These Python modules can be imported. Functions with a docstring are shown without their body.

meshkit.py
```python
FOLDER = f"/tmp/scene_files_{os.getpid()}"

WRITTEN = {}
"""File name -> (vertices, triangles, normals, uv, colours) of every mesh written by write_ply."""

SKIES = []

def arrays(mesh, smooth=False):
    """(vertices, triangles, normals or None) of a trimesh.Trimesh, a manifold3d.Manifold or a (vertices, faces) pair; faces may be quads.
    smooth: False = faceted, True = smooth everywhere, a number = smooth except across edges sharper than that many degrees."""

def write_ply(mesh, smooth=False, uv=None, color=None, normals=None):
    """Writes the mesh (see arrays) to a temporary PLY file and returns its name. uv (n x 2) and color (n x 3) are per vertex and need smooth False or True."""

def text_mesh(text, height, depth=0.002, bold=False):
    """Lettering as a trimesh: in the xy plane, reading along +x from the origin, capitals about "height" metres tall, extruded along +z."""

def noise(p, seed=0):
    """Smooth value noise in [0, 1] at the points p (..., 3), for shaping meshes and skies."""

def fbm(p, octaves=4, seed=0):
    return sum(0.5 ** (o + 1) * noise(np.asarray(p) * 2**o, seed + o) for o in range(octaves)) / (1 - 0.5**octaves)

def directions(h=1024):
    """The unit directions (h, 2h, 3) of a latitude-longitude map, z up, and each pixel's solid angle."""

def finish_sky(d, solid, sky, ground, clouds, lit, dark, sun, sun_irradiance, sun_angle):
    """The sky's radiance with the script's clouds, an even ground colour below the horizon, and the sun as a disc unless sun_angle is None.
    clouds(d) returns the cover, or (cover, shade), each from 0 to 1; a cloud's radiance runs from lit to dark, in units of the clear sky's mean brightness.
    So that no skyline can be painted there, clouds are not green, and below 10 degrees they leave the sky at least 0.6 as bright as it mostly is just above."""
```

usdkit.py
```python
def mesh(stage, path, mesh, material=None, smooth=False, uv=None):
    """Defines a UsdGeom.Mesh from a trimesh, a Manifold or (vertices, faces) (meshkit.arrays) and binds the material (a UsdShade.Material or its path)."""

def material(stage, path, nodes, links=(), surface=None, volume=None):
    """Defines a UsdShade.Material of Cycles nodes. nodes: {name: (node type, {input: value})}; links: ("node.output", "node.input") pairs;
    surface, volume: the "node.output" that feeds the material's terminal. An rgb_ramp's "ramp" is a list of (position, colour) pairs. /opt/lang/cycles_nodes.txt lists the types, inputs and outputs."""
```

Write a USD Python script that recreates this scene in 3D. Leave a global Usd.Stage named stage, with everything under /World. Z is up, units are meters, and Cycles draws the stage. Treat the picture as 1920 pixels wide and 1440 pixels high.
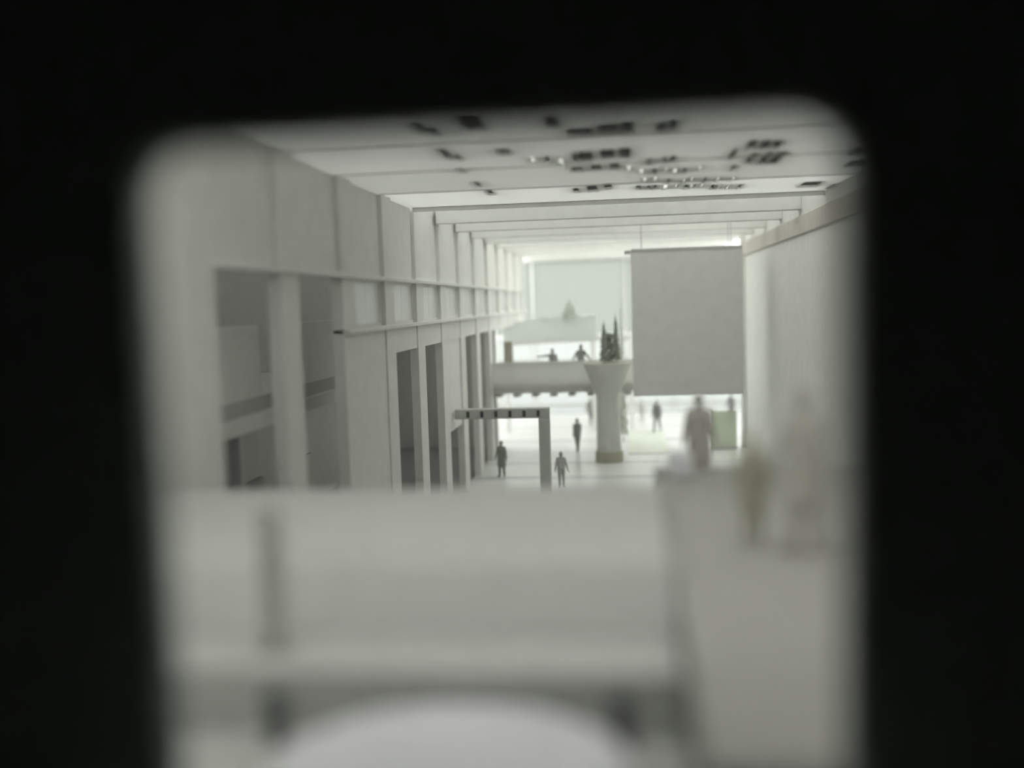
import math, re
import numpy as np, trimesh, manifold3d as m3, usdkit, meshkit
from shapely.geometry import box as sbox, Polygon
from shapely.ops import unary_union
from pxr import Usd, UsdGeom, UsdLux, Gf, Sdf

stage = Usd.Stage.CreateInMemory()
UsdGeom.SetStageUpAxis(stage, 'Z')
UsdGeom.SetStageMetersPerUnit(stage, 1.0)
UsdGeom.Xform.Define(stage, '/World')

# ------------------------------------------------------------------ camera, sky, exposure
EXPOSURE = 0.0
SKY = 1.46
cam = UsdGeom.Camera.Define(stage, '/World/camera')
R = np.array([[0.99351, 0.109484, -0.030846], [0.021857, 0.082374, 0.996362], [0.111627, -0.990569, 0.079446]])  # world axes seen from the camera
m4 = Gf.Matrix4d(1.0)
for i in range(3):
    for j in range(3):
        m4[i, j] = float(R[i, j])
m4.SetTranslateOnly(Gf.Vec3d(0, 0, 8))
cam.AddTransformOp().Set(m4)
cam.CreateHorizontalApertureAttr(36.0)
cam.CreateVerticalApertureAttr(27.0)
cam.CreateFocalLengthAttr(35.625)
cam.CreateFStopAttr(0.0915)
cam.CreateFocusDistanceAttr(34.0)
cam.CreateExposureAttr(EXPOSURE)
dome = UsdLux.DomeLight.Define(stage, '/World/sky')
dome.CreateColorAttr(Gf.Vec3f(0.985, 0.98, 1.0))
dome.CreateIntensityAttr(SKY)

# ------------------------------------------------------------------ helpers
taken = {}
def numbered(parent, name):
    k = (parent, name)
    n = taken.get(k, 0)
    taken[k] = n + 1
    return name if n == 0 else f'{name}_{n:03d}'

def tag(o, label=None, cat=None, group=None, kind=None):
    p = o.GetPrim() if hasattr(o, 'GetPrim') else o
    for k, v in (('label', label), ('category', cat), ('group', group), ('kind', kind)):
        if v:
            p.SetCustomDataByKey(k, v)
    return o

def path(o):
    return '/World' if o is None else str(o.GetPath())

def obj(name, mesh, mat, parent=None, smooth=False):
    p = path(parent)
    return usdkit.mesh(stage, f'{p}/{numbered(p, name)}', mesh, mat, smooth=smooth)

def empty(name, loc=(0, 0, 0), rz=0.0, parent=None):
    p = path(parent)
    x = UsdGeom.Xform.Define(stage, f'{p}/{numbered(p, name)}')
    if any(loc) or rz:
        x.AddTranslateOp().Set(Gf.Vec3d(*map(float, loc)))
        if rz:
            x.AddRotateZOp().Set(float(rz))
    return x

def thing(name, label, cat, loc=(0, 0, 0), rz=0.0, group=None):
    return tag(empty(name, loc, rz), label, cat, group)

def structure(name):
    return tag(empty(name), kind='structure')

def bx(x0, x1, y0, y1, z0, z1, c=0.0):
    """box, its edges chamfered by c"""
    if c <= 0:
        b = trimesh.creation.box((x1 - x0, y1 - y0, z1 - z0))
        b.apply_translation(((x0 + x1) / 2, (y0 + y1) / 2, (z0 + z1) / 2))
        return b
    pts = []
    for X, sx in ((x0, 1), (x1, -1)):
        for Y, sy in ((y0, 1), (y1, -1)):
            for Z, sz in ((z0, 1), (z1, -1)):
                pts += [(X, Y + sy * c, Z + sz * c), (X + sx * c, Y, Z + sz * c), (X + sx * c, Y + sy * c, Z)]
    return m3.Manifold.hull_points(np.array(pts, float))

def arr(m):
    v, f, _ = meshkit.arrays(m)
    return trimesh.Trimesh(v, f, process=False)

def cat_(*ms):
    return trimesh.util.concatenate([arr(m) for m in ms])

def lathe(profile, n=48):
    return trimesh.creation.revolve(np.array(profile, float), sections=n)

def extrude(poly, h, z0=0.0):
    e = trimesh.creation.extrude_polygon(poly, h, engine='earcut')
    e.apply_translation((0, 0, z0))
    return e

def tube(pts, r, n=8):
    pts = np.asarray(pts, float)
    return cat_(*[trimesh.creation.cylinder(r, segment=(a, b), sections=n) for a, b in zip(pts[:-1], pts[1:])])

# ------------------------------------------------------------------ materials
def card(name, col, rough=0.7, var=0.03, scale=2.0, bump=0.0):
    """matt model card: a faint mottling of the colour"""
    lo = [max(0, c * (1 - var)) for c in col]
    hi = [min(1, c * (1 + var)) for c in col]
    nodes = {'tc': ('texture_coordinate', {}), 'n': ('noise_texture', {'scale': scale, 'detail': 4.0}),
             'r': ('rgb_ramp', {'ramp': [(0.3, lo), (0.7, hi)]}), 'p': ('principled_bsdf', {'roughness': rough})}
    links = [('tc.object', 'n.vector'), ('n.fac', 'r.fac'), ('r.color', 'p.base_color')]
    if bump:
        nodes['b'] = ('bump', {'strength': bump, 'distance': 0.02})
        links += [('n.fac', 'b.height'), ('b.normal', 'p.normal')]
    return usdkit.material(stage, '/World/Looks/' + name, nodes, links, surface='p.BSDF')

UsdGeom.Scope.Define(stage, '/World/Looks')
WHITE = card('white_card', (0.86, 0.87, 0.835))
WALL = card('wall_card', (0.84, 0.842, 0.805))
CEIL = card('ceiling_card', (0.85, 0.855, 0.82))
GREY = card('grey_card', (0.80, 0.795, 0.775))
MID = card('mid_grey_card', (0.56, 0.57, 0.54))
FLOOR = card('floor_card', (0.80, 0.81, 0.785), rough=0.28)
STRIP = card('floor_strip', (0.62, 0.635, 0.615), rough=0.3)
NEAR = card('near_card', (0.60, 0.608, 0.583), scale=0.8)
POST = card('post_card', (0.66, 0.655, 0.61))
NEARR = card('near_side_card', (0.48, 0.475, 0.445), scale=0.8)
LAV = card('cool_white_card', (0.88, 0.88, 0.90))
DARK = card('dark_card', (0.10, 0.105, 0.10))
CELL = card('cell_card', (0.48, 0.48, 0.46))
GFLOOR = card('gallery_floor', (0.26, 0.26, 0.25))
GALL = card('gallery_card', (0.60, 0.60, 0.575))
BOOTH = card('booth_board', (0.50, 0.52, 0.51), rough=0.9)
BLACK = card('black_board', (0.16, 0.185, 0.17), rough=0.9)
OLIVE = card('olive_card', (0.48, 0.475, 0.38))
TAN = card('tan_card', (0.62, 0.59, 0.54))
BEIGE = card('beige_card', (0.60, 0.59, 0.54))
SAGE = card('sage_card', (0.67, 0.71, 0.62))
NEEDLE = card('conifer', (0.27, 0.30, 0.245), var=0.25, scale=14)
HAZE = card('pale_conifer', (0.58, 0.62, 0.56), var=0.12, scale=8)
SKIN = card('figure_card', (0.34, 0.33, 0.31))
FIG = card('figure_grey', (0.33, 0.335, 0.32))
FIGD = card('figure_dark', (0.24, 0.245, 0.24))
FIGL = card('figure_light', (0.50, 0.50, 0.48))
OUT = card('outdoor_ground', (0.80, 0.82, 0.79), scale=0.1)
ROOFN = usdkit.material(stage, '/World/Looks/thick_roof_card', {
    'd': ('diffuse_bsdf', {'color': (0.80, 0.805, 0.775)}), 't': ('translucent_bsdf', {'color': (0.80, 0.81, 0.78)}), 'm': ('mix_closure', {'fac': 0.35})},
    [('d.BSDF', 'm.closure1'), ('t.BSDF', 'm.closure2')], surface='m.closure')
ROOFD = usdkit.material(stage, '/World/Looks/double_roof_card', {
    'd': ('diffuse_bsdf', {'color': (0.78, 0.785, 0.755)}), 't': ('translucent_bsdf', {'color': (0.80, 0.81, 0.78)}), 'm': ('mix_closure', {'fac': 0.26})},
    [('d.BSDF', 'm.closure1'), ('t.BSDF', 'm.closure2')], surface='m.closure')
GALLROOF = usdkit.material(stage, '/World/Looks/gallery_roof_card', {
    'd': ('diffuse_bsdf', {'color': (0.7, 0.7, 0.68)}), 't': ('translucent_bsdf', {'color': (0.80, 0.80, 0.78)}), 'm': ('mix_closure', {'fac': 0.28})},
    [('d.BSDF', 'm.closure1'), ('t.BSDF', 'm.closure2')], surface='m.closure')
ROOFE = usdkit.material(stage, '/World/Looks/entry_roof_card', {
    'd': ('diffuse_bsdf', {'color': (0.80, 0.805, 0.775)}), 't': ('translucent_bsdf', {'color': (0.84, 0.845, 0.82)}), 'm': ('mix_closure', {'fac': 0.51})},
    [('d.BSDF', 'm.closure1'), ('t.BSDF', 'm.closure2')], surface='m.closure')
ROOFT = usdkit.material(stage, '/World/Looks/thin_roof_card', {
    'd': ('diffuse_bsdf', {'color': (0.80, 0.805, 0.775)}), 't': ('translucent_bsdf', {'color': (0.86, 0.87, 0.84)}), 'm': ('mix_closure', {'fac': 0.52})},
    [('d.BSDF', 'm.closure1'), ('t.BSDF', 'm.closure2')], surface='m.closure')
ROOFCARD = usdkit.material(stage, '/World/Looks/translucent_roof_card', {
    'd': ('diffuse_bsdf', {'color': (0.80, 0.805, 0.775)}), 't': ('translucent_bsdf', {'color': (0.80, 0.81, 0.78)}), 'm': ('mix_closure', {'fac': 0.50})},
    [('d.BSDF', 'm.closure1'), ('t.BSDF', 'm.closure2')], surface='m.closure')
FROST = usdkit.material(stage, '/World/Looks/frosted_pane', {
    'a': ('translucent_bsdf', {'color': (0.455, 0.472, 0.447)}), 'b': ('transparent_bsdf', {'color': (0.258, 0.27, 0.254)}), 'm': ('mix_closure', {'fac': 0.30})},
    [('a.BSDF', 'm.closure1'), ('b.BSDF', 'm.closure2')], surface='m.closure')
FROSTB = usdkit.material(stage, '/World/Looks/clear_frosted_pane', {
    'a': ('translucent_bsdf', {'color': (0.58, 0.60, 0.58)}), 'b': ('transparent_bsdf', {'color': (0.36, 0.372, 0.36)}), 'm': ('mix_closure', {'fac': 0.4})},
    [('a.BSDF', 'm.closure1'), ('b.BSDF', 'm.closure2')], surface='m.closure')
TRACING = usdkit.material(stage, '/World/Looks/tracing_paper', {
    'd': ('diffuse_bsdf', {'color': (0.86, 0.865, 0.83)}), 't': ('transparent_bsdf', {'color': (0.9, 0.9, 0.88)}), 'm': ('mix_closure', {'fac': 0.12}),
    'l': ('translucent_bsdf', {'color': (0.86, 0.865, 0.83)}), 'k': ('mix_closure', {'fac': 0.45})},
    [('d.BSDF', 'k.closure1'), ('l.BSDF', 'k.closure2'), ('k.closure', 'm.closure1'), ('t.BSDF', 'm.closure2')], surface='m.closure')
SAGEPANE = usdkit.material(stage, '/World/Looks/sage_pane', {
    'd': ('diffuse_bsdf', {'color': (0.62, 0.645, 0.57)}), 't': ('transparent_bsdf', {'color': (0.85, 0.92, 0.8)}), 'm': ('mix_closure', {'fac': 0.4})},
    [('d.BSDF', 'm.closure1'), ('t.BSDF', 'm.closure2')], surface='m.closure')
PALEPANE = usdkit.material(stage, '/World/Looks/pale_pane', {
    'n': ('noise_texture', {'scale': 1.5}), 'p': ('principled_bsdf', {'base_color': (0.78, 0.79, 0.77), 'roughness': 0.25})}, [], surface='p.BSDF')

# ------------------------------------------------------------------ structure
XL, XR, ZC = -6.8, 6.3, 11.0        # left wall face, right wall face, underside of the beams
END = [16.4 + 4.45 * k for k in range(13)]    # far faces of the piers
PL = 1.15                           # length of a pier
YB = 72.0

# the dark viewing booth and its opening
wf = structure('wall_front')
hole = sbox(-2.68, 4.5, 1.155, 8.92).buffer(-0.27).buffer(0.27, quad_segs=12)
pan = extrude(Polygon(sbox(XL - 6, 0, XR + 4, 11.4).exterior.coords, [hole.exterior.coords]), 0.22)
pan.apply_transform(trimesh.transformations.rotation_matrix(math.pi / 2, (1, 0, 0)))
pan.apply_translation((0, 5.62, 0))
obj('front_panel', pan, BLACK, wf)
lin = extrude(Polygon(sbox(XL, 0, XR, 11.2).exterior.coords, [hole.buffer(.02).exterior.coords]), 0.02)
lin.apply_transform(trimesh.transformations.rotation_matrix(math.pi / 2, (1, 0, 0)))
lin.apply_translation((0, 5.643, 0))
obj('hall_liner', lin, WHITE, wf)
obj('side_panel', bx(-4.2, -4.0, -4, 5.4, 5, 11), BOOTH, wf)
obj('side_panel', bx(4.0, 4.2, -4, 5.4, 5, 11), BOOTH, wf)
obj('top_panel', bx(-4.2, 4.2, -4, 5.4, 11, 11.2), BOOTH, wf)
obj('bottom_panel', bx(-4.2, 4.2, -4, 5.4, 4.8, 5), BOOTH, wf)
obj('back_panel', bx(-4.2, 4.2, -4.2, -4, 4.8, 11.2), BOOTH, wf)
obj('support', bx(-3.8, 3.8, -3.6, 5.0, 0, 4.8), BLACK, wf)

# floor: transverse slabs with open joints, darker strips let in
fl = structure('floor')
obj('floor_bed', bx(-14, 14, 5.65, 79, -0.4, -0.06), GREY, fl)
strips = [(45.2, 46.0), (57.3, 58.3), (49.6, 50.0), (63.9, 64.4)]
y = 14.0
cuts = sorted([14.0, 18.45, 22.9, 27.35, 31.8, 36.25, 40.7, 53.5, 61.5, 68.0, 78.9] + [c for s in strips for c in s])
for a, b in zip(cuts[:-1], cuts[1:]):
    if (a, b) in strips:
        obj('floor_strip', bx(-13.9, 13.9, a + .01, b - .01, -0.06, -0.008), STRIP, fl)
    else:
        obj('floor_slab', bx(-13.9, 13.9, a + .015, b - .015, -0.06, 0), FLOOR, fl)
gr = obj('ground', bx(-160, 160, -40, 260, -0.9, -0.4), OUT)
tag(gr, kind='structure')

# left wall: piers, ledges, recessed upper panels, spandrels
wl = structure('wall_left')
obj('solid_wall', bx(XL - .3, XL, 5.65, END[0], 0, 11.6), WALL, wl)
for k in range(1, 13):
    z0 = 0 if END[k] < 55 else 6.6
    obj('pier', bx(XL - .3, XL, END[k] - PL, END[k], z0, 11.6, .02), WALL, wl)
for k in range(12):
    a, b = END[k], END[k + 1] - PL
    obj('upper_panel', bx(XL - .3, XL - .13, a, b, 8.86, 11.6), WALL, wl)
    if k >= 2:
        obj('spandrel', bx(XL - .3, XL - .05, a, b, 6.62, 7.40), WALL, wl)
    if k == 2:
        obj('infill_panel', bx(XL - .3, XL - .06, a, b, 0, 6.62), WALL, wl)
    if k == 5:
        obj('infill_panel', bx(XL - .3, XL - .1, a, b, 3.0, 6.62), WALL, wl)
    obj('upper_ledge', bx(XL - .28, XL + .14, a - PL * (k > 0), b, 8.74, 8.86, .02), CEIL, wl)
    if k >= 2:
        obj('lower_ledge', bx(XL - .28, XL + .16, a - PL, b, 7.36, 7.48, .02), CEIL, wl)
obj('lower_ledge', bx(XL - .28, XL + .16, END[12] - PL, END[12], 7.36, 7.48, .02), CEIL, wl)
obj('soffit', bx(XL - 2.0, XL - .3, 55.75, END[12], 6.6, 6.8), WALL, wl)
n = 0
for k in range(2, 12):
    a, b = END[k], END[k + 1] - PL
    n += 1
    w = structure(f'window_{n}')
    fr = cat_(bx(XL - .28, XL - .14, a, a + .12, 7.48, 8.74), bx(XL - .28, XL - .14, b - .12, b, 7.48, 8.74),
              bx(XL - .28, XL - .14, a + .12, b - .12, 7.48, 7.56), bx(XL - .28, XL - .14, a + .12, b - .12, 8.66, 8.74))
    obj('window_frame', fr, WALL, w)
    for p, q in ((a + .12, (a + b) / 2 - .008), ((a + b) / 2 + .008, b - .12)):
        obj('pane', bx(XL - .20, XL - .16, p, q, 7.56, 8.66), PALEPANE, w)
# gallery behind the left wall
tr = structure('trim_1')
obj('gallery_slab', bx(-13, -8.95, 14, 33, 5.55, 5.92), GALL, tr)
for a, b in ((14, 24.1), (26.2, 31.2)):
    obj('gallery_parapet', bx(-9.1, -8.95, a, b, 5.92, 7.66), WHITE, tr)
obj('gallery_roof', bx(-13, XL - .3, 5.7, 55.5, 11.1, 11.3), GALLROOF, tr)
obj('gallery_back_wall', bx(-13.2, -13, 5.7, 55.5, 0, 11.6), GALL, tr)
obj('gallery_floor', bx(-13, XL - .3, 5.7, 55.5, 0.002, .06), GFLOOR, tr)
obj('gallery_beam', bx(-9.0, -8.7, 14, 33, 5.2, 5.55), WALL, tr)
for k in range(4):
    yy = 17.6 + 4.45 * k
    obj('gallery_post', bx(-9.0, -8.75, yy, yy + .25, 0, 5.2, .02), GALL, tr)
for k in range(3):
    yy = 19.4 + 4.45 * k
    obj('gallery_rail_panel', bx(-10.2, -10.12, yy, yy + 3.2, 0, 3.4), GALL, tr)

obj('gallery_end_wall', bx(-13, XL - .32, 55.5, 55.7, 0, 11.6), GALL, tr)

# right wall
wr = structure('wall_right')
obj('solid_wall', bx(XR, XR + .3, 5.65, 54, 0, 11.6), WALL, wr)
obj('cornice', bx(XR - .12, XR, 14, 54, 10.1, 10.75, .03), TAN, wr)
obj('wall_end', bx(XR - .25, XR + .35, 54, 54.4, 0, 11.6, .03), WALL, wr)

# ceiling: beams over perforated boards, a closed void above with one rooflight
ce = structure('ceiling')
holes = [  # x, y, width, length of each cut-out, metres
    (-0.84, 23.03, 0.42, 1.61), (-0.29, 22.79, 0.3, 1.41), (0.09, 22.76, 0.24, 1.58), (-1.06, 25.11, 0.29, 0.94), (-0.6, 24.97, 0.24, 1.04),
    (-0.16, 24.83, 0.21, 1.23), (-0.77, 19.88, 0.47, 0.86), (-0.22, 19.67, 0.36, 0.97), (0.14, 19.66, 0.23, 1.22), (-1.31, 29.76, 0.16, 1.23),
    (-0.84, 29.52, 0.28, 1.64), (-0.39, 29.14, 0.21, 1.47), (-3.72, 21.65, 0.18, 1.45), (-3.54, 22.2, 0.14, 0.86), (-3.79, 24.33, 0.13, 0.9),
    (-3.83, 27.27, 0.14, 1.19), (-3.77, 29.34, 0.19, 1.49), (-3.86, 34.27, 0.14, 1.35), (-3.66, 18.63, 0.16, 0.89), (-3.46, 19.06, 0.14, 0.8),
    (-2.67, 18.46, 0.41, 1.32), (-2.47, 21.75, 0.29, 0.83), (-1.24, 18.77, 0.22, 1.01), (0.78, 19.79, 0.17, 0.98), (1, 19.61, 0.14, 0.96),
    (0.66, 24.34, 0.13, 1), (1.01, 24.19, 0.1, 0.99), (1.2, 23.98, 0.1, 0.97), (2.52, 23.73, 0.12, 1.7), (2.76, 22.36, 0.16, 1.2),
    (3.07, 22.46, 0.17, 1.21), (3.34, 22.55, 0.19, 1.22), (3.02, 24.51, 0.15, 1.8), (3.37, 24.62, 0.18, 2.01), (3.66, 24.72, 0.23, 2.23),
    (2.8, 26.17, 0.11, 1.12), (5.52, 30.9, 0.57, 1.46), (6.39, 31.67, 0.37, 1.36), (5.86, 26.43, 0.56, 1.14), (5.35, 24.24, 0.32, 1.18),
    (0.48, 29.76, 0.13, 1.09), (0.77, 29.88, 0.09, 1.09), (0.96, 29.81, 0.09, 1.09), (1.26, 29.93, 0.13, 1.24), (1.56, 29.77, 0.08, 1.09),
    (1.87, 30.17, 0.13, 1.11), (2.01, 29.95, 0.13, 1.1), (2.31, 29.93, 0.09, 1.24), (2.64, 30.48, 0.1, 1.28), (2.84, 30.41, 0.08, 1.12),
    (3.12, 30.67, 0.08, 1.29), (3.45, 30.65, 0.1, 1.29), (0.63, 27.98, 0.09, 0.99), (0.91, 27.84, 0.09, 0.98), (1.28, 28.47, 0.07, 1.01),
    (1.71, 28.64, 0.09, 1.16), (1.9, 28.21, 0.09, 1.13), (2.27, 28.6, 0.08, 1.16), (2.62, 28.48, 0.09, 1.15), (3.04, 28.64, 0.08, 1.02),
    (-0.99, 33.65, 0.16, 1.13), (-0.5, 33.5, 0.11, 1.12), (-0.19, 33.63, 0.11, 1.13), (0.28, 33.47, 0.11, 1.12), (0.77, 34.24, 0.16, 1.16),
    (1.33, 34.3, 0.11, 1.16), (1.64, 34.43, 0.16, 1.17), (0.19, 25.35, 0.09, 0.96), (0.51, 26.09, 0.1, 0.89), (0.83, 26.21, 0.1, 1.01),
    (1.12, 25.78, 0.09, 0.98), (1.36, 26.4, 0.1, 1.02), (1.6, 26.27, 0.1, 0.9), (1.95, 25.97, 0.07, 0.99), (-1.97, 23.17, 0.1, 0.92),
    (-1.65, 23.1, 0.1, 0.92), (-1.37, 23.65, 0.1, 0.95), (-1.03, 23.31, 0.1, 0.93),
]
edges = [5.65, 9.0, 13.4, 15.8, 20.25, 24.1, 28.5, 32.9, 37.35, 41.8, 46.25, 50.7, 55.15, 59.6, 64.05, 68.0, 71.68]
cutouts = unary_union([sbox(x - w / 2, y - l / 2, x + w / 2, y + l / 2) for x, y, w, l in holes])
for a, b in zip(edges[:-1], edges[1:]):
    board = sbox(XL - .3, a + .002, XR + .3 if b > 10 else .5, b - .002).difference(cutouts)
    if b < 10:
        obj('ceiling_board', bx(.504, XR + .3, a, b - .002, 11.2, 11.25), ROOFN, ce)
    for g in getattr(board, 'geoms', [board]):
        obj('ceiling_board', extrude(g, .05, 11.2 if b < 33.5 else 11.48), ROOFE if b < 14 else ROOFD if 14 < b < 29 else ROOFN if b < 33.5 else ROOFCARD if b < 52 else ROOFT, ce)
    if b > 13:
        obj('beam', bx(XL, XR, b - .02 - (.28 if b > 33.5 else 0), b + .02 + (.28 if b > 33.5 else 0), (11.0 if b > 33.5 else 11.06) if b > 32 else 11.17, 11.48 if b > 33.5 else 11.2, .005), CEIL, ce)
obj('step_board', bx(XL, XR, 32.86, 32.9, 11.2, 11.5), CEIL, ce)
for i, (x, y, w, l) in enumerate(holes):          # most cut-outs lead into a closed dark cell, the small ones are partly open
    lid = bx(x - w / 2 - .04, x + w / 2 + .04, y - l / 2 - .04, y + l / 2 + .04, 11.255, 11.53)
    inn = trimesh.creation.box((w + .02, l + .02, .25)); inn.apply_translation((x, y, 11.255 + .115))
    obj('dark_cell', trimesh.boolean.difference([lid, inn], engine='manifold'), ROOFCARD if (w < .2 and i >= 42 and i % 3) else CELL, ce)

# far end: frosted panes between white mullions, open below the rail
wb = structure('wall_back')
xs = [-12.0, -9.2, -6.45, 0.05, 0.75, 3.4, 6.0, 8.6, 11.2]
obj('head', bx(-12.2, 11.4, YB - .02, YB + .3, 10.85, 11.6), WHITE, wb)
obj('transom', bx(-12.2, 11.4, YB - .02, YB + .2, 5.5, 5.7), WHITE, wb)
obj('rail', bx(-12.2, 11.4, YB - .05, YB + .05, .52, .70), MID, wb)
for x in xs:
    obj('mullion', bx(x - .07, x + .07, YB, YB + .2, 0, 10.85), WHITE, wb)
win = structure('window_11')
for a, b in zip(xs[:-1], xs[1:]):
    obj('pane', bx(a + .07, b - .07, YB + .08, YB + .11, 5.7, 10.85), FROST, win)

for a, b in zip(xs[:-1], xs[1:]):
    obj('lower_pane', bx(a + .07, b - .07, YB + .08, YB + .11, .0, 5.5), FROSTB, win)
obj('far_side_wall', bx(11.25, 11.5, 54, YB, 0, 11.6), WALL, wb)
obj('far_side_wall', bx(-13.2, -13.0, 55.7, YB, 0, 11.6), WALL, wb)
obj('return_wall', bx(XR + .35, 11.5, 53.9, 54.1, 0, 11.6), WALL, wb)


# ------------------------------------------------------------------ large things
# suspended grey box
o = thing('suspended_box', 'large plain grey box hung under the ceiling at the right end of the footbridge', 'box')
obj('shell', bx(.33, 5.03, 44, 46.2, 3.82, 10.16, .02), GREY, o)
obj('top_trim', bx(.36, 5.0, 43.97, 44.0, 10.02, 10.14), MID, o)
for x in (.8, 4.6):
    for y in (44.5, 45.7):
        obj('hanger', bx(x - .015, x + .015, y - .015, y + .015, 10.16, 11.48), MID, o)
obj('bracket', bx(.05, .33, 44.1, 44.4, 9.95, 10.1, .01), MID, o)

# footbridge
o = thing('footbridge', 'pale footbridge with translucent parapet between the left wall and the hanging grey box', 'bridge')
obj('deck', bx(XL, .4, 51.6, 54.6, 3.6, 3.85, .02), WALL, o)
tag(obj('parapet', bx(XL, .4, 51.45, 51.55, 3.38, 4.92), TRACING, o), 'translucent tracing paper parapet')
for z in (4.3, 4.85):
    obj('back_rail', bx(XL, .4, 54.5, 54.55, z, z + .05), WALL, o)
obj('handrail', bx(XL, .4, 51.42, 51.58, 4.92, 4.98), WALL, o)
for i in range(8):
    x = -6.55 + i * .95
    obj('joist', bx(x - .17, x + .17, 51.5, 54.6, 3.18, 3.36, .01), MID, o)
obj('edge_beam', bx(XL, .4, 51.6, 51.8, 3.36, 3.6), WALL, o)

# column with funnel head
o = thing('funnel_column', 'thick grey column whose funnel head holds two pointed conifers in front of the footbridge', 'column', (-.9, 50.3, 0))
body = lathe([(0, 0), (.64, 0), (.63, .3), (.60, 1.2), (.575, 3.0), (.59, 3.3), (.70, 3.6), (.9, 4.05), (1.08, 4.6), (1.17, 4.86), (1.17, 4.93), (1.02, 4.93), (1.02, 4.86), (0, 4.86)])
obj('shaft', body, card('column_card', (0.66, 0.67, 0.615)), o, smooth=35)
obj('foot_band', lathe([(.60, .0), (.70, .0), (.69, .48), (.665, .54), (.60, .54)]), OLIVE, o, smooth=35)
obj('soil', lathe([(0, 4.865), (1.01, 4.865), (1.01, 4.92), (0, 4.935)]), OLIVE, o, smooth=35)

def conifer(name, label, loc, h, r, mat, tiers=9, seed=0, cat='tree', group=None):
    o = thing(name, label, cat, loc, 0, group)
    obj('trunk', trimesh.creation.cone(r * .12 + .015, h * .9, sections=8), BEIGE, o)
    rng = np.random.default_rng(seed)
    parts = []
    for t in range(tiers):
        u = t / tiers
        z0, z1 = h * (.06 + .88 * u), h * min(1.0, .06 + .88 * u + 1.9 / tiers)
        rr = r * (1 - u) ** .8 + .02
        n = 14
        ang = np.linspace(0, 2 * math.pi, n, endpoint=False) + rng.random() * 3
        rad = rr * np.where(np.arange(n) % 2, .72, 1.0) * rng.uniform(.85, 1.12, n)
        v = [(0, 0, z1)] + [(rad[i] * math.cos(ang[i]), rad[i] * math.sin(ang[i]), z0 + rng.uniform(-.02, .02) * h) for i in range(n)] + [(0, 0, z0 + .15 * (z1 - z0))]
        f = [(0, 1 + i, 1 + (i + 1) % n) for i in range(n)] + [(n + 1, 1 + (i + 1) % n, 1 + i) for i in range(n)]
        parts.append(trimesh.Trimesh(np.array(v), np.array(f), process=False))
    obj('foliage', trimesh.util.concatenate(parts), mat, o)
    return o
conifer('conifer', 'dark pointed conifer, the left of the two in the head of the funnel column', (-1.02, 50.0, 4.94), 2.08, .3, NEEDLE, seed=1)
conifer('conifer', 'taller thin conifer, the right of the two in the head of the funnel column', (-.44, 50.0, 4.94), 2.4, .24, NEEDLE, seed=2)
rng = np.random.default_rng(5)
o = thing('shrub', 'dark round shrub behind the two pointed conifers in the head of the funnel column', 'shrub', (-.75, 50.86, 4.94))
lv = []
for i in range(150):
    a, h = rng.random() * 6.283, rng.random()
    r = .45 * math.sqrt(rng.random()) * (1 - .5 * h)
    t = trimesh.creation.icosphere(0, .1); t.apply_scale((1.1, .5, .7)); t.apply_transform(trimesh.transformations.random_rotation_matrix(rng.random(3)))
    t.apply_translation((r * math.cos(a), r * math.sin(a), .12 + h * 1.3)); lv.append(t)
obj('foliage', trimesh.util.concatenate(lv), NEEDLE, o)
tag(stage.GetPrimAtPath(str(o.GetPath()) + '/foliage'), kind='stuff')
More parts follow.
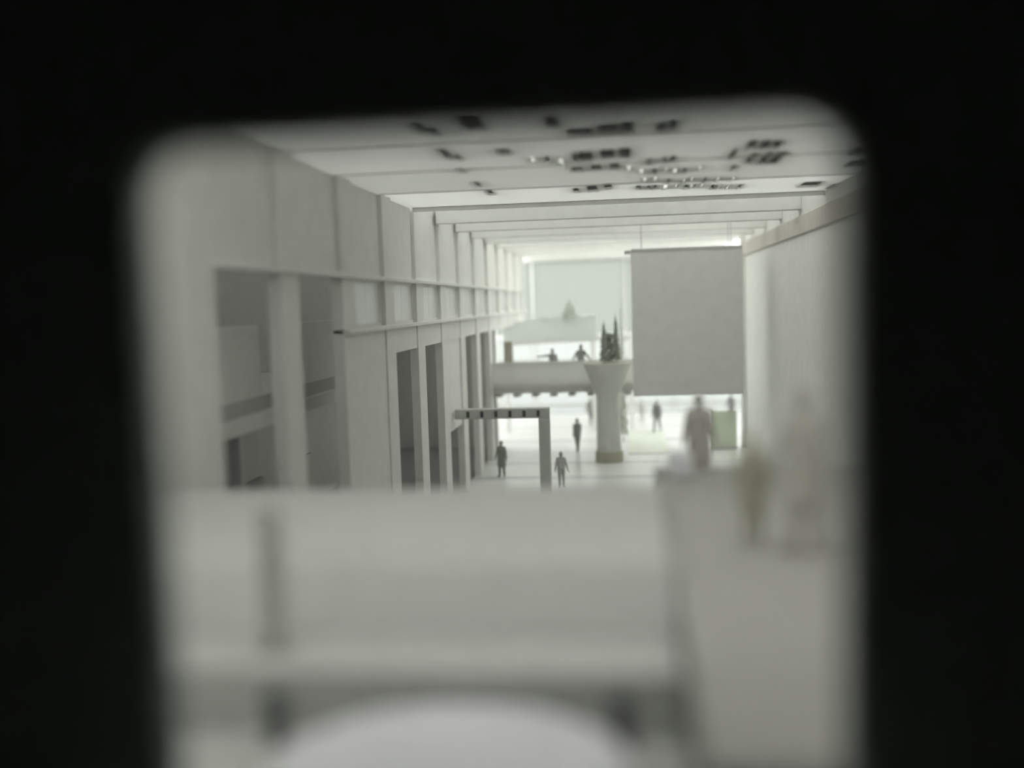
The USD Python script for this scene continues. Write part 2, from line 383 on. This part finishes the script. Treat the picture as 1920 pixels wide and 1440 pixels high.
obj('stem', trimesh.creation.cone(.06, 1.2, sections=8), BEIGE, o)
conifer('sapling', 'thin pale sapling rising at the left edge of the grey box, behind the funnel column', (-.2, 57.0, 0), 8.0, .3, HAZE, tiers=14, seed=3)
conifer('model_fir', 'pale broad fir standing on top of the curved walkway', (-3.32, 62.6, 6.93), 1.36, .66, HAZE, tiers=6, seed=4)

# portal frame
o = thing('portal_frame', 'grey portal frame with one post standing out from the left wall over the hall floor', 'frame')
obj('beam', bx(XL, -3.03, 39.6, 40.1, 3.45, 3.84, .02), MID, o)
obj('post', bx(-3.46, -3.03, 39.6, 40.1, 0, 3.45, .02), MID, o)
for i in range(12):
    x = -6.6 + i * .28
    obj('rib', bx(x, x + .12, 39.56, 39.6, 3.52, 3.76), DARK if i % 2 else MID, o)

# curved walkway beyond the bridge
o = thing('curved_walkway', 'pale curved walkway band crossing below the frosted end window, behind the footbridge', 'walkway')
def arcband(x0, x1, y0, bow, z0f, z1f, th, n=24):
    xs_ = np.linspace(x0, x1, n + 1)
    t = (xs_ - x0) / (x1 - x0)
    ys = y0 + bow * 4 * t * (1 - t)
    v, f = [], []
    for i in range(n + 1):
        for d in (0, th):
            v += [(xs_[i], ys[i] + d, z0f(t[i])), (xs_[i], ys[i] + d, z1f(t[i]))]
    for i in range(n):
        a, b = 4 * i, 4 * (i + 1)
        f += [(a, b, b + 1, a + 1), (a + 2, a + 3, b + 3, b + 2), (a + 1, b + 1, b + 3, a + 3), (a, a + 2, b + 2, b)]
    f += [(0, 1, 3, 2), (4 * n, 4 * n + 2, 4 * n + 3, 4 * n + 1)]
    return trimesh.Trimesh(*meshkit.arrays((np.array(v, float), f))[:2], process=False)
BAND = usdkit.material(stage, '/World/Looks/band_paper', {
    'd': ('diffuse_bsdf', {'color': (0.84, 0.87, 0.845)}), 't': ('translucent_bsdf', {'color': (0.84, 0.87, 0.845)}), 'm': ('mix_closure', {'fac': 0.35})},
    [('d.BSDF', 'm.closure1'), ('t.BSDF', 'm.closure2')], surface='m.closure')
obj('band', arcband(-7.4, -1.7, 62, .5, lambda t: 5.42 + .17 * t, lambda t: 6.72 + .3 * min(1, t * 2) ** .7 + .1 * t, .12), BAND, o, smooth=40)
obj('walkway_deck', arcband(-7.4, -1.7, 62.1, .5, lambda t: 5.5 + .14 * t, lambda t: 5.62 + .14 * t, 1.4), BAND, o)
obj('edge_strip', arcband(-7.4, -1.7, 61.95, .5, lambda t: 5.36 + .17 * t, lambda t: 5.47 + .17 * t, .05), GREY, o)
obj('upper_deck', arcband(-5.0, -1.7, 62.35, .35, lambda t: 6.84, lambda t: 6.92, .6), BAND, o)
obj('end_block', bx(-2.6, -1.7, 62.2, 62.6, 6.92, 7.12, .02), GREY, o)
for x in (-7.3, -1.95):
    obj('pylon', bx(x - .12, x + .12, 62.3, 62.6, 0, 5.5, .02), WHITE, o)
obj('side_rail', bx(-1.7, .4, 62.15, 62.25, 5.58, 5.72), MID, o)
obj('side_rail_post', bx(.25, .4, 62.12, 62.28, 0, 5.72), WHITE, o)

tag(obj('cabinet', bx(-6.38, -5.93, 53.2, 53.7, 3.85, 5.98, .02), OLIVE), 'dark olive upright cabinet at the left end of the footbridge', 'cabinet')
o = thing('low_screen', 'low pale sage see-through screen standing on the floor below the grey box', 'screen')
obj('screen_panel', bx(4.35, 5.75, 53.9, 53.96, .1, 2.0), SAGEPANE, o)
obj('screen_foot', bx(4.3, 5.8, 53.75, 54.1, 0, .1, .01), MID, o)
tag(obj('lawn_mat', bx(.1, 2.2, 52.5, 62.0, 0.002, .03), SAGE), 'pale green mat lying on the floor right of the funnel column', 'mat')

# ------------------------------------------------------------------ foreground
TX = XL + .03
def ramped(x0, x1, yb, yt, y1, zb, zt):
    """a step whose front face slopes back from (yb, zb) to (yt, zt)"""
    q = Polygon([(yb, zb), (yt, zt), (y1, zt), (y1, zb)])
    e = trimesh.creation.extrude_polygon(q, x1 - x0, engine='earcut')
    e.apply_transform(np.array([[0, 0, 1, x0], [1, 0, 0, 0], [0, 1, 0, 0], [0, 0, 0, 1.0]]))
    return e
for lab, yb, yt, y1, zb, z in (('upper blurred grey terrace step, farthest of the three, facing the hall', 8.87, 9.5, 13.7, 5.03, 5.47), ('middle blurred grey terrace step, carrying the slim beige post', 7.72, 7.88, 8.85, 4.61, 5.02),
                               ('lowest blurred grey terrace step, carrying the white podium and the bollards', 5.7, 5.72, 7.70, 4.4, 4.6)):
    o = thing('terrace_step', lab, 'step')
    obj('step_top', ramped(TX, .40, yb, yt, y1, zb, z), NEAR, o)
    obj('step_base', bx(TX, .40, yb + .02, y1, 0, zb), NEAR, o)
o = thing('side_platform', 'plain grey platform in the blurred right foreground beside the terrace', 'platform')
obj('platform_top', bx(.43, XR - .03, 5.7, 16.4, 5.13, 5.28, .02), NEARR, o)
obj('platform_base', bx(.45, XR - .03, 5.72, 16.36, 0, 5.13), NEARR, o)
o = thing('landing', 'low landing behind the grey side platform', 'landing')
obj('landing_slab', bx(.5, 3.2, 16.46, 19.2, 4.42, 4.6, .02), NEARR, o)
obj('landing_base', bx(.55, 3.15, 16.5, 19.1, 0, 4.42), NEARR, o)
o = thing('round_podium', 'low round cool white podium at the bottom of the picture, out of focus', 'podium', (-1.27, 6.67, 4.605))
def oval(profile):
    m = lathe(profile, 64)
    m.apply_scale((1.24, 1, 1))
    return m
obj('podium_top', oval([(0, .18), (.95, .18), (1.0, .21), (1.0, .25), (.95, .28), (0, .30)]), LAV, o, smooth=30)
obj('podium_side', oval([(0, 0), (.92, 0), (.92, .18), (0, .18)]), LAV, o, smooth=30)
for x, lab in ((-2.80, 'small dark blurred bollard left of the white podium'), (-.08, 'small dark blurred bollard right of the white podium')):
    o = thing('bollard', lab, 'bollard', (x, 7.5, 4.605))
    obj('bollard_shaft', lathe([(0, 0), (.09, 0), (.075, .05), (.07, .30), (0, .30)], 20), DARK, o, smooth=35)
    obj('bollard_cap', lathe([(0, .30), (.095, .30), (.1, .35), (.07, .41), (0, .43)], 20), DARK, o, smooth=35)
o = thing('slim_post', 'slim beige post in front of the left part of the terrace, out of focus', 'post', (-3.13, 8.5, 5.025))
obj('post_shaft', bx(-.09, .09, -.09, .09, .04, 1.28, .01), POST, o)
obj('post_foot', bx(-.14, .14, -.14, .14, 0, .04, .01), BEIGE, o)
tag(obj('block_seat', bx(.62, .98, 15.3, 15.7, 5.285, 5.66, .05), LAV), 'small cool white block on the far left corner of the side platform', 'block')

# ------------------------------------------------------------------ figures
def person(label, loc, face=0.0, H=1.72, arms=((0.0, 0.0), (0.0, 0.0)), stride=0.0, lean=0.0, wear=FIG, low=FIGD, skin=SKIN, coat=False, head=0.0, hairmat=None, group=None, fine=.028):
    """a figure facing +y before it turns by face; arms: (forward, sideways) degrees for left (-x) and right (+x)"""
    o = thing('person', label, 'person', loc, face, group)
    s = H / 1.72
    P = lambda *p: np.array(p, float) * s
    hip, neck = P(0, 0, .92), P(0, math.sin(lean) * .52, .92 + math.cos(lean) * .52)
    up = (neck - hip) / np.linalg.norm(neck - hip)
    chest = hip + up * .33 * s
    hd = neck + up * .155 * s + P(0, .02, 0)
    S = []        # capsule chains: ((point, radius), (point, radius)), region
    def bone(a, ra, b, rb, reg):
        S.append((a, ra * s, b, rb * s, reg))
    for sx in (-1, 1):
        bone(hip + P(sx * .05, 0, 0), .115, chest + P(sx * .075, 0, 0), .105, 'top')
        sh = chest + P(sx * .165, 0, 0) + up * .13 * s
        bone(chest + P(sx * .07, 0, 0), .105, sh, .058, 'top')
        bone(sh, .056, neck, .052, 'top')
        fwd, side = (math.radians(q) for q in arms[0 if sx < 0 else 1])
        d = np.array([sx * (math.sin(side) + .12), math.sin(fwd) * math.cos(side), -math.cos(fwd) * math.cos(side)]); d /= np.linalg.norm(d)
        el = sh + d * .27 * s
        d2 = np.array([d[0] * .85, d[1] + .22, d[2] * .95]); d2 /= np.linalg.norm(d2)
        wr_ = el + d2 * .24 * s
        bone(sh, .052, el, .041, 'top'); bone(el, .041, wr_, .028, 'top')
        # hand: palm, four unequal fingers, thumb off the side
        side_v = np.cross(d2, [sx, .01, 0]); side_v /= np.linalg.norm(side_v)
        curl = np.cross(side_v, d2)
        pal = wr_ + d2 * .085 * s
        bone(wr_, .024, pal + side_v * .02 * s, .019, 'hand'); bone(wr_, .024, pal - side_v * .02 * s, .019, 'hand')
        for q, (off, L) in enumerate(((-.030, .062), (-.010, .075), (.010, .080), (.030, .070))):
            a = pal + side_v * off * s
            b_ = a + (d2 + .25 * curl * -sx) * L * .55 * s
            c_ = b_ + (d2 + .7 * curl * -sx) * L * .45 * s
            bone(a, .0095, b_, .0088, 'hand'); bone(b_, .0088, c_, .0075, 'hand')
        t0 = wr_ + d2 * .035 * s + side_v * .026 * s
        t1 = t0 + (d2 * .6 + side_v * .7) * .04 * s
        bone(t0, .011, t1, .0095, 'hand'); bone(t1, .0095, t1 + d2 * .03 * s, .008, 'hand')
        # leg
        st = stride * sx
        hj = hip + P(sx * .085, 0, -.02)
        kn = P(sx * .095, st * .20 + .015, .50 + abs(st) * .01)
        an = P(sx * .10, st * .42 if st > 0 else st * .46 - .01, .085 + (.05 if st < 0 else 0) * min(1, abs(st) * 2))
        bone(hj, .093, kn, .058, 'leg'); bone(kn, .058, an, .040, 'leg')
        bone(an + P(0, -.03, -.035), .045, an + P(sx * .02, .15, -.05), .032, 'shoe')
    bone(chest + P(0, .012, 0), .108, neck - up * .035 * s, .066, 'top')
    bone(neck - up * .03 * s, .055, neck + up * .08 * s, .050, 'neck')
    def sph(c, r):
        return m3.Manifold.sphere(r, 14).translate(tuple(map(float, c)))
    def chain(regs, grow=0.0):
        return m3.Manifold.batch_boolean([m3.Manifold.batch_hull([sph(a, ra + grow), sph(b, rb + grow)]) for a, ra, b, rb, reg in S if reg in regs], m3.OpType.Add)
    # head with brow, nose, chin, ears
    hc = m3.Manifold.sphere(.1 * s, 24).scale((.80, .98, 1.18))
    face_ = [hc, m3.Manifold.sphere(.058 * s, 18).scale((.9, 1, .9)).translate((0, .04 * s, -.075 * s))]
    face_.append(m3.Manifold.batch_hull([sph((0, .088 * s, .012 * s), .009 * s), sph((0, .112 * s, -.028 * s), .013 * s)]))
    for sx in (-1, 1):
        face_.append(m3.Manifold.sphere(.02 * s, 12).scale((.5, .8, 1.4)).translate((sx * .082 * s, -.005 * s, -.01 * s)))
    hm = m3.Manifold.batch_boolean(face_, m3.OpType.Add)
    for sx in (-1, 1):
        hm = hm - sph((sx * .033 * s, .098 * s, .008 * s), .013 * s)
        hm = hm + sph((sx * .033 * s, .0825 * s, .008 * s), .0115 * s)
    hm = hm - m3.Manifold.batch_hull([sph((-.02 * s, .1 * s, -.063 * s), .004 * s), sph((.02 * s, .1 * s, -.063 * s), .004 * s)])
    hm = hm.rotate((0, 0, head)).translate(tuple(hd))
    body = chain(('top', 'leg', 'shoe', 'neck', 'hand')) + hm
    body = body.refine_to_length(fine * 1.6)
    t = arr(body); t.merge_vertices()
    trimesh.smoothing.filter_taubin(t, iterations=3)
    obj('body', t, skin, o, smooth=60)
    def cloth(name, m, mat):
        t = arr(m.refine_to_length(fine * 1.8)); t.merge_vertices()
        trimesh.smoothing.filter_taubin(t, iterations=5)
        obj(name, t, mat, o, smooth=60)
    topm = chain(('top',), .014 * s)
    if coat:
        skirt = m3.Manifold.batch_hull([sph(hip + P(sx * .07, 0, .05), .13 * s) for sx in (-1, 1)] + [sph(P(sx * .11, sy * .04, .52), .10 * s) for sx in (-1, 1) for sy in (-1, 1)])
        topm = topm + skirt
    cloth('coat' if coat else 'jacket', topm, wear)
    cloth('trousers', chain(('leg',), .012 * s), low)
    for sx in (-1, 1):
        a, ra, b, rb, _ = [q for q in S if q[4] == 'shoe' and (q[0][0] > 0) == (sx > 0)][0]
        cloth('shoe', m3.Manifold.batch_hull([sph(a, ra + .01 * s), sph(b, rb + .01 * s)]), low)
    hair = m3.Manifold.sphere(.112 * s, 22).scale((.80, .95, 1.12)).translate((0, -.012 * s, .012 * s))
    hair = hair - m3.Manifold.cube((.4 * s, .4 * s, .4 * s)).translate((-.2 * s, -.012 * s, -.362 * s)) - m3.Manifold.cube((.4 * s, .4 * s, .4 * s), True).translate((0, 0, -.26 * s))
    obj('hair', arr(hair.rotate((0, 0, head)).translate(tuple(hd))), hairmat or low, o, smooth=50)
    return o

person('dark person walking on the hall floor just left of the funnel column', (-2.62, 53.6, .012), 25, 1.78, ((-18, 4), (20, 4)), .5)
person('dark person striding under the grey box, on the floor right of the funnel column', (1.82, 61.2, .045), 160, 1.9, ((15, 8), (-15, 8)), .55, wear=FIGD)
person('dark grey person in a long coat standing inside the portal frame', (-5.8, 46.2, .012), 170, 1.66, ((5, 6), (8, 6)), .1, coat=True, wear=FIG)
person('person walking far back between the footbridge and the funnel column shaft', (-2.3, 65.2, .012), 200, 1.78, ((12, 5), (-12, 5)), .65)
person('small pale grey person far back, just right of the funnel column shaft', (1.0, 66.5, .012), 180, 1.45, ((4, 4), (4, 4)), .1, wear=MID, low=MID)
person('lighter grey person standing just right of the portal post', (-2.84, 43.1, .012), 190, 1.58, ((8, 8), (4, 8)), .1, wear=FIGL, low=FIGL, skin=FIG)
person('person on the footbridge stretching one arm out to the left', (-3.75, 52.4, 3.865), 180, 1.72, ((0, 6), (0, 84)), .05, wear=FIG)
person('bulky person leaning forward on the footbridge beside the conifers', (-2.3, 52.6, 3.865), 195, 1.90, ((30, 22), (26, 30)), .1, lean=.14, coat=True, wear=FIG)
person('dark person far back at the right behind the pale sage screen', (6.7, 66.0, .012), 150, 1.78, ((6, 5), (6, 14)), .2, wear=FIGD)
person('blurred person in a brown-grey coat on the landing, seen above the side platform', (1.26, 17.9, 4.615), 180, 1.72, ((5, 6), (5, 6)), .1, coat=True, wear=TAN, low=TAN, skin=TAN)
person('blurred person in an olive-beige coat standing on the side platform near the right edge', (1.84, 10.8, 5.295), 140, 1.76, ((4, 8), (4, 8)), .1, coat=True, wear=BEIGE, low=BEIGE, skin=BEIGE, hairmat=TAN)
person('short blurred person in dark olive beside the beige-coated figure', (1.36, 11.2, 5.295), 170, 1.2, ((6, 6), (6, 6)), .1, coat=True, wear=OLIVE, low=OLIVE, skin=OLIVE)
